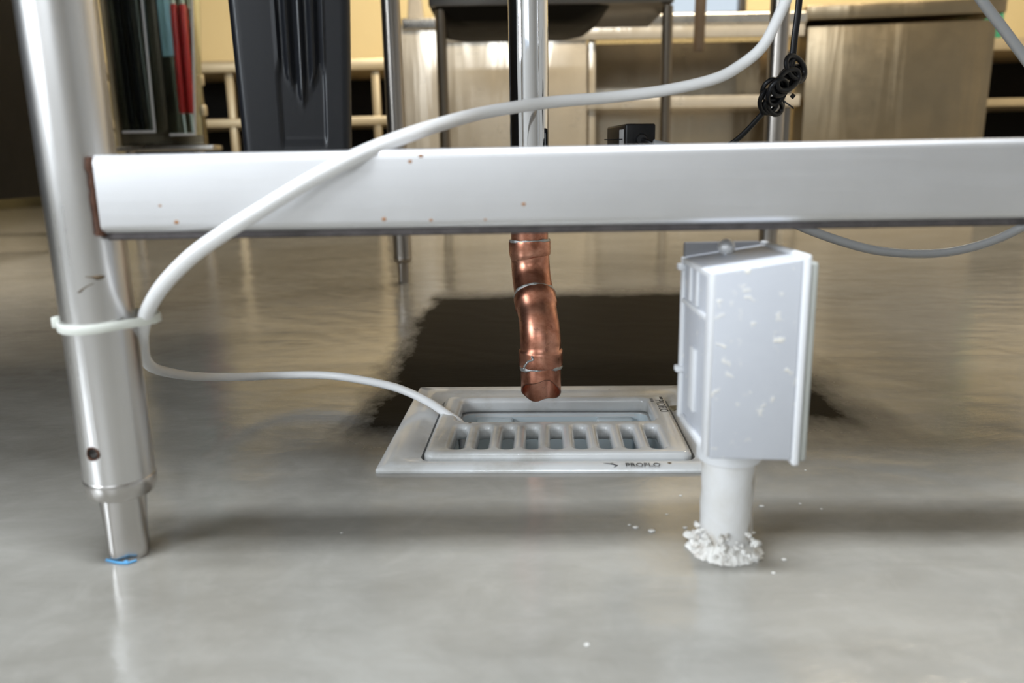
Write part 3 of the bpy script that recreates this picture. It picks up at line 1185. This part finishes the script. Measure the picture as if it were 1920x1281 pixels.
# ------------------------------------------------------------------ power adapter with bundled cord
AY = .80
pa = thing('power_adapter', 'black plug-in power adapter with a knotted black cord hanging behind the rail', 'adapter', at(1200, 280, AY))
a_ = at(1173, 232, AY)
b_ = at(1232, 232, AY)
zt_ = a_.z
bm = bmesh.new()
box(bm, (a_.x, AY, zt_ - .050), (b_.x, AY + .075, zt_), .0022, 3, math.radians(7), a_)
obj('body', bm, M['black'], pa)
bm = bmesh.new()
q0 = Vector((a_.x, AY, zt_))
n_ = Vector((-math.cos(math.radians(7)), -math.sin(math.radians(7)), 0))
t_v = Vector((-math.sin(math.radians(7)), math.cos(math.radians(7)), 0))
qq = [q0 + t_v * s_ + Vector((0, 0, z_)) + n_ * o_ for o_ in (0, .0004) for s_, z_ in ((.006, -.030), (.022, -.030), (.022, -.005), (.006, -.005))]
vv = [bm.verts.new(q) for q in qq]
for f in ((0, 1, 2, 3), (4, 5, 6, 7), (0, 1, 5, 4), (1, 2, 6, 5), (2, 3, 7, 6), (3, 0, 4, 7)):
    bm.faces.new([vv[i] for i in f])
lb = obj('sticker', bm, M['label'], pa)
lb['label'] = 'pale grey side label'
CR = .0023
bm = bmesh.new()
sweep(bm, catmull([at(1203, 262, AY + .002), at(1205, 263, AY - .010), at(1222, 270, AY - .022), at(1250, 290, AY - .022), at(1300, 300, AY - .02), at(1345, 285, AY - .02), at(1372, 269, AY - .02), at(1395, 250, AY - .02), at(1425, 218, AY - .02), at(1443, 196, AY - .02), at(1460, 175, AY - .02)], 8), CR, 12, True, (1.3, 1))
sweep(bm, [at(1203, 262, AY + .001), at(1203.5, 262, AY - .012)], [.0062, .0045], 16)
sweep(bm, catmull([at(1478, 150, AY - .02), at(1485, 118, AY - .02), at(1490, 70, AY - .02), at(1496, 25, AY - .02), at(1502, -40, AY - .02)], 8), CR, 12, True, (1.4, 1))
obj('cord', bm, M['black'], pa)
# the knotted bundle: wraps round the middle, loose loops at both ends


def loop_path(cu, cv, ru, rv, tilt, y0_, turns=1.0, dy=.0, ph=0.0, n=26):
    o = []
    for k in range(n + 1):
        t = ph + 2 * math.pi * turns * k / n
        x, y = ru * math.cos(t), rv * math.sin(t)
        c_, s_ = math.cos(tilt), math.sin(tilt)
        o.append(at(cu + x * c_ - y * s_, cv + x * s_ + y * c_, AY - .02 + y0_ + .009 * math.sin(t + 1) + dy * k / n))
    return o


bm = bmesh.new()
for args in ((1491, 127, 15, 24, -.5, -.004), (1495, 131, 14, 22, -.25, .004), (1478, 150, 24, 15, -.75, -.012), (1472, 155, 23, 14, -.7, -.006), (1482, 145, 22, 16, -.6, .002), (1467, 160, 22, 13, -.85, -.010), (1488, 142, 20, 14, -.9, .006),
             (1446, 168, 15, 21, .6, -.002), (1441, 190, 16, 22, .25, -.006), (1452, 193, 15, 22, -.25, .004), (1457, 172, 14, 26, .5, -.014), (1449, 200, 17, 14, .1, .000)):
    sweep(bm, loop_path(*args), CR * .92, 10, False, (1.2, 1))
obj('cord_bundle', bm, M['black'], pa)
bm = bmesh.new()
sweep(bm, catmull([at(1470, 190, AY - .035), at(1484, 200, AY - .038), at(1488, 204, AY - .038)], 6), .0007, 6)
sweep(bm, catmull([at(1484, 178, AY - .03), at(1489, 182, AY - .03)], 4), .0022, 8)
obj('twist_tie', bm, M['black'], pa)
bm = bmesh.new()
sweep(bm, [at(1133, 262, AY), at(1150, 262, AY), at(1168, 261, AY + .01)], .0005, 6)
obj('wire_end', bm, M['black'], pa)

# ------------------------------------------------------------------ background: sink stand
SY = 3.16
stand = thing('hand_sink', 'dark steel hand sink on thin round legs behind the copper pipe', 'sink', (at(1000, 430, SY).x, SY, 0))
for xf in ((at(825, 45, SY).x + at(836, 280, SY).x) / 2, (at(1250, 10, SY).x + at(1247.5, 280, SY).x) / 2):
    for yy in (SY, SY + .5):
        bm = lathe([(.0160, 0), (.0170, .01), (.0170, .05), (.0205, .052), (.0205, .80)], xf * yy / SY, yy, 24)
        obj('leg', bm, M['stand'], stand)
aL, aR = at(803, 13, SY - .03), at(1150, 13, SY - .03)
zb = aL.z
lw = at(1128, 42, SY - .03)
x0_, x1_ = aL.x, aR.x
y0_, y1_ = SY - .03, SY + .53
obj('bowl_apron', mkbox((x0_, y0_, zb), (at(1262, 0, SY).x, y1_, zb + .13), .008), M['dark_steel'], stand)
z2 = at(900, 46, SY).z
bm = bmesh.new()
loft(bm, [rrect((x0_ + x1_) / 2, (y0_ + y1_) / 2, (x1_ - x0_) / 2 - .002, (y1_ - y0_) / 2 - .004, .04, zb + .005), rrect((x0_ + x1_) / 2 - .02, (y0_ + y1_) / 2, (x1_ - x0_) / 2 - .05, (y1_ - y0_) / 2 - .03, .09, z2 + .012), rrect((x0_ + x1_) / 2 - .02, (y0_ + y1_) / 2, (x1_ - x0_) / 2 - .09, (y1_ - y0_) / 2 - .07, .09, z2)])
obj('bowl', bm, M['blackmet'], stand)

# ------------------------------------------------------------------ steel counters behind
CY = 4.15
cz0 = at(1300, 57, CY).z
cz1 = at(1300, 28, CY).z
counter = thing('steel_counter', 'pale stainless steel counter with closed left panels and open shelf bay', 'counter', (at(1100, 300, CY).x, CY, 0))
xA, xB, xC, xD = at(757, 200, CY).x, at(826, 200, CY).x, at(1100, 200, CY).x, at(1500, 200, CY).x
dep = .62
zp = at(800, 46, CY).z
obj('side_panel', mkbox((xA, CY, .06), (xB - .004, CY + dep, zp), .004), M['panel'], counter)
obj('front_panel', mkbox((xB + .004, CY + .004, .06), (xC, CY + dep, cz0 + .02), .004), M['panel'], counter)
xt = at(752, 30, CY).x
tl = at(785, 26, CY)
obj('worktop', mkbox((xt, CY - .012, cz0 + .022), (xD + .01, CY + dep, cz1 + .01), .012, 3), M['topsteel'], counter)
obj('worktop_lip', mkbox((xB + .02, CY - .006, cz0 - .035), (xD, CY + .012, cz0 + .026), .004), M['panel'], counter)
obj('back_panel', mkbox((xC, CY + .42, .06), (xD, CY + .44, cz0), .002), brushed('bay_back_steel', (.46, .41, .33), .30, 'x', freq=.35, wavy=.35), counter)
sz = at(1300, 180, CY).z
sz0 = at(1300, 202, CY).z
obj('shelf', mkbox((xC + .002, CY + .005, sz0), (xD, CY + .42, sz), .004), M['panel'], counter)
obj('bottom_shelf', mkbox((xC, CY + .01, .10), (xD, CY + .44, .15), .004), M['panel'], counter)
obj('bay_upright', mkbox((xC + .012, CY + .02, .15), (xC + .045, CY + .05, cz0), .003), M['panel'], counter)
obj('bay_upright', mkbox((xD - .075, CY + .1, .0), (xD - .01, CY + .13, cz0 - .09), .003), M['dark_steel'], counter)  # dark bar stands in for the shaded gap at this end
obj('kick_plate', mkbox((xA + .02, CY + .05, 0), (xD, CY + .07, .062)), M['dark_steel'], counter)
# grey tapered caddy standing on the left end of the counter
tp_ = at(778, 20, CY + .08)
bm = bmesh.new()
ct = Vector((tp_.x, CY + .12, cz1 + .01))
loft(bm, [rrect(ct.x, ct.y, .040, .05, .01, ct.z), rrect(ct.x, ct.y, .030, .042, .01, ct.z + .13), rrect(ct.x, ct.y, .026, .038, .01, ct.z + .131), rrect(ct.x, ct.y, .026, .038, .01, ct.z + .14)])
tag(obj('tapered_canister', bm, plain('grey_plastic', (.25, .23, .20), .5)), 'grey tapered canister on the left end of the steel counter', 'canister')
# brownish handle hanging by the sink stand
hx0, hx1 = at(1300, 90, 3.7), at(1320, 96, 3.7)
bm = bmesh.new()
sweep(bm, [Vector((hx0.x * .5 + hx1.x * .5 - .001, 3.7, hx1.z)), Vector((hx0.x * .5 + hx1.x * .5, 3.7, hx1.z + .02)), Vector((hx0.x * .5 + hx1.x * .5 + .006, 3.7, hx1.z + .55))], [.022, .0245, .0255], 16)
tag(obj('wooden_handle', bm, M['wood']), 'brown wooden handle hanging in front of the open shelf bay', 'handle')

# wall cabinets above the prep counters (over the top of the picture)
obj_wc = thing('wall_cabinet', 'long dark steel wall cabinet above the prep counters', 'cabinet', (-.85, Y1 - .1, 1.80))
obj('body', mkbox((-2.6, Y1 - .20, 1.80), (.95, Y1 - .002, 2.6), .006), M['blackmet'], obj_wc)
wc2 = thing('wall_cabinet', 'shorter dark wall cabinet to the right of the window', 'cabinet', (2.75, Y1 - .1, 1.80))
obj('body', mkbox((1.75, Y1 - .20, 1.80), (3.8, Y1 - .002, 2.6), .006), M['blackmet'], wc2)
# right brown counter, slightly turned
DY0, DY1 = 4.22, 4.10
cL = [at(1500, 265, DY0), at(1853, 258, DY1), at(1507, 50, DY0), at(1866, 30, DY1)]
zC = cL[2].z
c2_ = thing('closed_counter', 'brownish stainless steel cabinet with a plain flat front at right', 'cabinet', (cL[0].x * .5 + cL[1].x * .5, 3.9, 0))
bl, br = cL[0], cL[1]
xl_ = at(1509, 160, DY0).x
xr_ = at(1858, 150, DY1).x
pts = [Vector((xl_, DY0, .05)), Vector((xr_ - .01, DY1, .05)), Vector((xr_ + .04, DY1 + .7, .05)), Vector((xl_ + .05, DY0 + .7, .05)),
       Vector((xl_, DY0, zC)), Vector((xr_, DY1, zC)), Vector((xr_ + .05, DY1 + .7, zC)), Vector((xl_ + .05, DY0 + .7, zC))]
obj('body', hexa(pts, .004), M['panel2'], c2_)
zT0 = at(1510, 25, DY0).z
pts = [Vector((xl_ - .02, DY0 - .02, zT0 - .035)), Vector((xr_ + .03, DY1 - .02, zT0 - .035)), Vector((xr_ + .08, DY1 + .72, zT0 - .035)), Vector((xl_ + .03, DY0 + .72, zT0 - .035)),
       Vector((xl_ - .02, DY0 - .02, zT0 + .035)), Vector((xr_ + .03, DY1 - .02, zT0 + .035)), Vector((xr_ + .08, DY1 + .72, zT0 + .035)), Vector((xl_ + .03, DY0 + .72, zT0 + .035))]
obj('worktop', hexa(pts, .008), M['panel2'], c2_)
obj('plinth', mkbox((xl_ + .05, DY0 + .06, 0), (xr_ - .02, DY0 + .6, .052)), M['dark_steel'], c2_)

# back prep counters along the cream wall


def back_counter(name, label, ua, ub, yy, vt, vb, vs0, vs1, legs_u, uref):
    t = thing(name, label, 'counter', (at((ua + ub) / 2, 200, yy).x, yy, 0), 'prep counters along the cream wall')
    xa_, xb_ = at(ua, 100, yy).x, at(ub, 100, yy).x
    zt1, zt0 = at(uref, vt, yy).z, at(uref, vb, yy).z
    obj('worktop', mkbox((xa_, yy, zt0), (xb_, Y1 - .01, zt1), .008), M['cream_metal'], t)
    obj('backsplash', mkbox((xa_, Y1 - .035, zt1), (xb_, Y1 - .012, zt1 + .06), .004), M['cream_metal'], t)
    s0, s1 = at(uref, vs0, yy + .02).z, at(uref, vs1, yy + .02).z
    obj('shelf', mkbox((xa_ + .02, yy + .02, s1), (xb_ - .02, Y1 - .02, s0), .004), M['cream_metal'], t)
    for u in legs_u:
        x = at(u, 180, yy + .05).x
        obj('leg', mkbox((x - .022, yy + .03, 0), (x + .022, yy + .07, zt0), .003), M['cream_metal'], t)
    obj('back_board', mkbox((xa_ + .02, Y1 - .05, .02), (xb_ - .02, Y1 - .036, zt0)), M['blackmet'], t)  # black, so the recess's shade is in the board's colour
    return t


back_counter('prep_counter', 'cream metal prep counter with shelf against the wall, behind the charcoal bin', 130, 748, 5.1, 109, 131, 218, 234, (160, 434, 706), 690)
back_counter('prep_counter', 'cream metal prep counter with shelf against the wall at the far right', 1800, 2120, 5.0, 70, 94, 184, 199, (2090,), 1890)
gx0, gx1 = at(1866, 40, 5.2), at(1882, 40, 5.2)
gz = at(1890, 70, 5.0).z
tag(obj('cutting_board', mkbox((gx0.x - .10, 5.2, gz), (gx1.x, 5.22, gz + .42), .004), M['green']), 'green board standing on the far right prep counter', 'cutting board')

# ------------------------------------------------------------------ charcoal bin hung on the side of the work table
BY = 1.20
BZ0, BZ1, BD = .190, .84, .17
binn = thing('waste_bin', 'tall charcoal plastic bin with fluted front hanging beside the work table', 'bin', (at(557, 300, BY).x, BY + BD / 2, BZ0))
tlp, trp = at(427, 0, BY), at(657, 0, BY)
blp, brp = at(457, 285, BY), at(660, 285, BY)


def edge(a, b, z):
    t = (z - b.z) / (a.z - b.z)
    return b.x + (a.x - b.x) * t


z_v = at(570, 200, BY).z
z_w = at(570, 150, BY).z
z_f = at(570, 272, BY).z
bm = bmesh.new()
loops = []
NZ = 90
clamp = lambda q: max(0.0, min(1.0, q))
for k in range(NZ + 1):
    z = BZ0 + (BZ1 - BZ0) * k / NZ
    xl2, xr2 = edge(tlp, blp, z), edge(trp, brp, z)
    w_ = xr2 - xl2
    l = []
    NX = 72
    for i in range(NX + 1):
        s = i / NX
        x = xl2 + w_ * s
        y = BY
        rr_ = .014
        dx = min(x - xl2, xr2 - x)
        if dx < rr_:
            y += rr_ - math.sqrt(max(0, rr_ * rr_ - (rr_ - dx) ** 2))
        sc2 = (s - .565) / .21
        if abs(sc2) < 1:
            side = clamp((1 - abs(sc2)) / .10)
            y += .0045 * clamp((z - z_f) / .006) * side
            zv = z_v + (z_w - z_v) * min(1, abs(sc2) / .75) * 1.2
            g = clamp((z - zv) / .012)
            y += -g * .0085 * (.5 + .5 * math.cos(sc2 * math.pi * 4.0)) * side
        l.append(Vector((x, y, z)))
    yb2 = BY + BD
    for i in range(NX + 1):
        s = 1 - i / NX
        x = xl2 + w_ * s
        dx = min(x - xl2, xr2 - x)
        y = yb2 - (.014 - math.sqrt(max(0, .014 ** 2 - (.014 - dx) ** 2)) if dx < .014 else 0)
        l.append(Vector((x, y, z)))
    loops.append(l)
B_ROT = math.radians(11.4)
B_PIV = Vector(((trp.x + brp.x) / 2, BY, 0))
loft(bm, loops)
for v in bm.verts:
    v.co.x = B_PIV.x + (v.co.x - B_PIV.x) * .965
bmesh.ops.rotate(bm, verts=bm.verts[:], cent=B_PIV, matrix=Matrix.Rotation(B_ROT, 3, 'Z'))
obj('body', bm, M['bin'], binn, 55)
xl2, xr2 = edge(tlp, blp, BZ1), edge(trp, brp, BZ1)
obj('rim', mkbox((xl2 - .008, BY - .008, BZ1 - .004), (xr2 + .008, BY + BD + .008, BZ1 + .012), .004, 2, B_ROT, B_PIV), M['bin'], binn)
bm = mkbox((xr2 - .14, BY + .05, BZ1 + .0115), (xr2 - .05, BY + .09, TOP_Z - .0002), .001)
obj('hanger', bm, M['dark_steel'], binn)

# ------------------------------------------------------------------ steel cabinet with clear tool holders
KY = 3.2
kx0, kx1 = at(198, 20, KY).x, at(371, 150, KY).x
kz = at(300, 283, KY).z
cab = thing('utensil_board', 'dark green-tinged steel utensil board left of the charcoal bin', 'board', ((kx0 + kx1) / 2, KY + .03, 0))
kx0 = at(207, 150, KY).x
obj('body', mkbox((kx0, KY, kz + .02), (kx1, KY + .05, 1.35), .004), M['cab'], cab)
for x, y in ((kx0 + .03, KY + .025), (kx1 - .03, KY + .025)):
    obj('leg', lathe([(.018, 0), (.018, kz + .004)], x, y, 20), M['rearleg'], cab)
obj('base_ledge', mkbox((kx0, KY - .03, kz), (at(405, 283, KY).x, KY + .08, kz + .018), .003), M['topsteel'], cab)
obj('edge_trim', mkbox((kx0 - .004, KY - .006, kz + .02), (kx0 + .012, KY + .02, 1.35), .003), M['cream_metal'], cab)
for v in (150, 207):
    q = at(377, v, KY)
    bm = lathe([(.012, q.z - .02), (.014, q.z - .015), (.014, q.z + .015), (.012, q.z + .02)], kx1 + .006, KY + .01, 16)
    obj('hinge', bm, M['cream_metal'], cab)


def holder(name, label, ul, ur, vb_, ztop, lean):
    xl2, xr2 = at(ul, vb_, KY - .06).x, at(ur, vb_, KY - .06).x
    zb2 = at((ul + ur) / 2, vb_, KY - .06).z
    t = thing(name, label, 'holder', ((xl2 + xr2) / 2, KY - .035, zb2), 'clear tool holders on the board')
    th = .004
    yb2, yf2 = KY - .002, KY - .075

    def slab(a0, a1, b0, b1, z0, z1, l0=0.0, l1=0.0):
        """upright slab whose left and right edges lean by l0 and l1 over the holder's height"""
        k0, k1 = (z0 - zb2) / (ztop - zb2), (z1 - zb2) / (ztop - zb2)
        return hexa([Vector(q) for q in ((a0 + l0 * k0, b0, z0), (a1 + l1 * k0, b0, z0), (a1 + l1 * k0, b1, z0), (a0 + l0 * k0, b1, z0),
                                         (a0 + l0 * k1, b0, z1), (a1 + l1 * k1, b0, z1), (a1 + l1 * k1, b1, z1), (a0 + l0 * k1, b1, z1))])
    obj('front_panel', slab(xl2, xr2, yf2, yf2 + th, zb2, ztop, 0, lean), M['acrylic'], t)
    obj('side_panel', slab(xl2, xl2 + th, yf2 + th, yb2, zb2, ztop), M['acrylic'], t)
    obj('side_panel', slab(xr2 - th, xr2, yf2 + th, yb2, zb2, ztop, lean, lean), M['acrylic'], t)
    obj('bottom', mkbox((xl2 + th, yf2 + th, zb2), (xr2 - th, yb2, zb2 + th)), M['acrylic'], t)
    bm = mkbox((xl2 - .001, yf2 - .003, zb2 - .003), (xr2 + .002, yf2 - .0005, zb2 + .005), .0008)
    e = obj('bottom_edge', bm, M['label'], t)
    e['label'] = 'pale polished lower edge'
    e = obj('side_edge', slab(xr2 - .005, xr2 + .002, yf2 - .003, yf2 - .0005, zb2 + .006, ztop, lean, lean), M['label'], t)
    e['label'] = 'pale polished side edge'
    return xl2, xr2, zb2


h1 = holder('tool_holder', 'left clear plastic holder with dark-handled tools on the steel utensil board', 234, 295, 248, 1.05, .01)
h2 = holder('tool_holder', 'right clear plastic holder with two red rods on the steel utensil board', 322, 370, 253, 1.05, .055)
for k, (u, col_) in enumerate(((246, 'black'), (264, 'black'), (279, 'dark_steel'))):
    q = at(u, 215, KY - .035)
    bm = bmesh.new()
    zb2 = h1[2] + .006
    loft(bm, [rrect(q.x, KY - .037, .009, .008, .004, zb2), rrect(q.x, KY - .037, .014, .010, .006, zb2 + .05), rrect(q.x - .003, KY - .037, .013, .010, .006, zb2 + .35), rrect(q.x - .006, KY - .037, .016, .010, .006, zb2 + .62)])
    tag(obj('dark_tool', bm, M[col_]), ('black-handled tool at the left side of the left clear holder', 'black-handled tool in the middle of the left clear holder', 'dark steel tool at the right side of the left clear holder')[k], 'tool', 'tools in the left clear holder')
for k, (ub_, ut_) in enumerate(((344, 326), (359, 343))):
    qb, qt = at(ub_, 213, KY - .035), at(ut_, 8, KY - .035)
    t = thing('red_rod', ('left one of two red rods standing in the right clear holder', 'right one of two red rods standing in the right clear holder')[k], 'rod', (qb.x, KY - .037, h2[2] + .005), 'red rods in the right clear holder')
    bm = bmesh.new()
    qb.y = qt.y = KY - .037
    sweep(bm, [qb, qb + (qt - qb) * .02, qb + (qt - qb) * .98, qt], [.010, .0135, .0135, .009], 16)
    obj('grip', bm, M['red'], t)
    bm = bmesh.new()
    lowp = Vector((qb.x + .002, KY - .037, h2[2] + .005))
    sweep(bm, [lowp, qb + (qt - qb) * .01], .006, 12)
    obj('shank', bm, M['chrome'], t)
    bm = bmesh.new()
    sweep(bm, [qt, qt + (qt - qb).normalized() * .08], .007, 12)
    obj('tip', bm, M['tie'], t)
cxm = at(316, 100, KY - .01)
bm = mkbox((at(304, 100, KY).x, KY - .009, at(312, 106, KY).z), (at(330, 100, KY).x, KY - .004, 1.2), .001)  # thin pale blue slab flat on the board
tag(obj('blue_strip', bm, M['strip']), 'pale blue card on the steel utensil board behind the red rods', 'strip')

# ------------------------------------------------------------------ black appliance at the far left
ay = 2.55
az = at(40, 364, ay).z
axr = at(150, 200, ay).x
app = thing('black_appliance', 'large black appliance on legs at the far left behind the front leg', 'appliance', (axr - .4, 1.85, 0))
obj('body', mkbox((axr - .8, .30, az), (axr, ay, 1.5), .012), M['blackmet'], app)  # near end extended out of view, blocking window light under the table
for x, y in ((axr - .75, .36), (axr - .05, .36), (axr - .75, ay - .06), (axr - .05, ay - .06)):
    obj('leg', lathe([(.022, 0), (.022, .03), (.028, .035), (.028, az + .01)], x, y, 20), M['blackmet'], app)
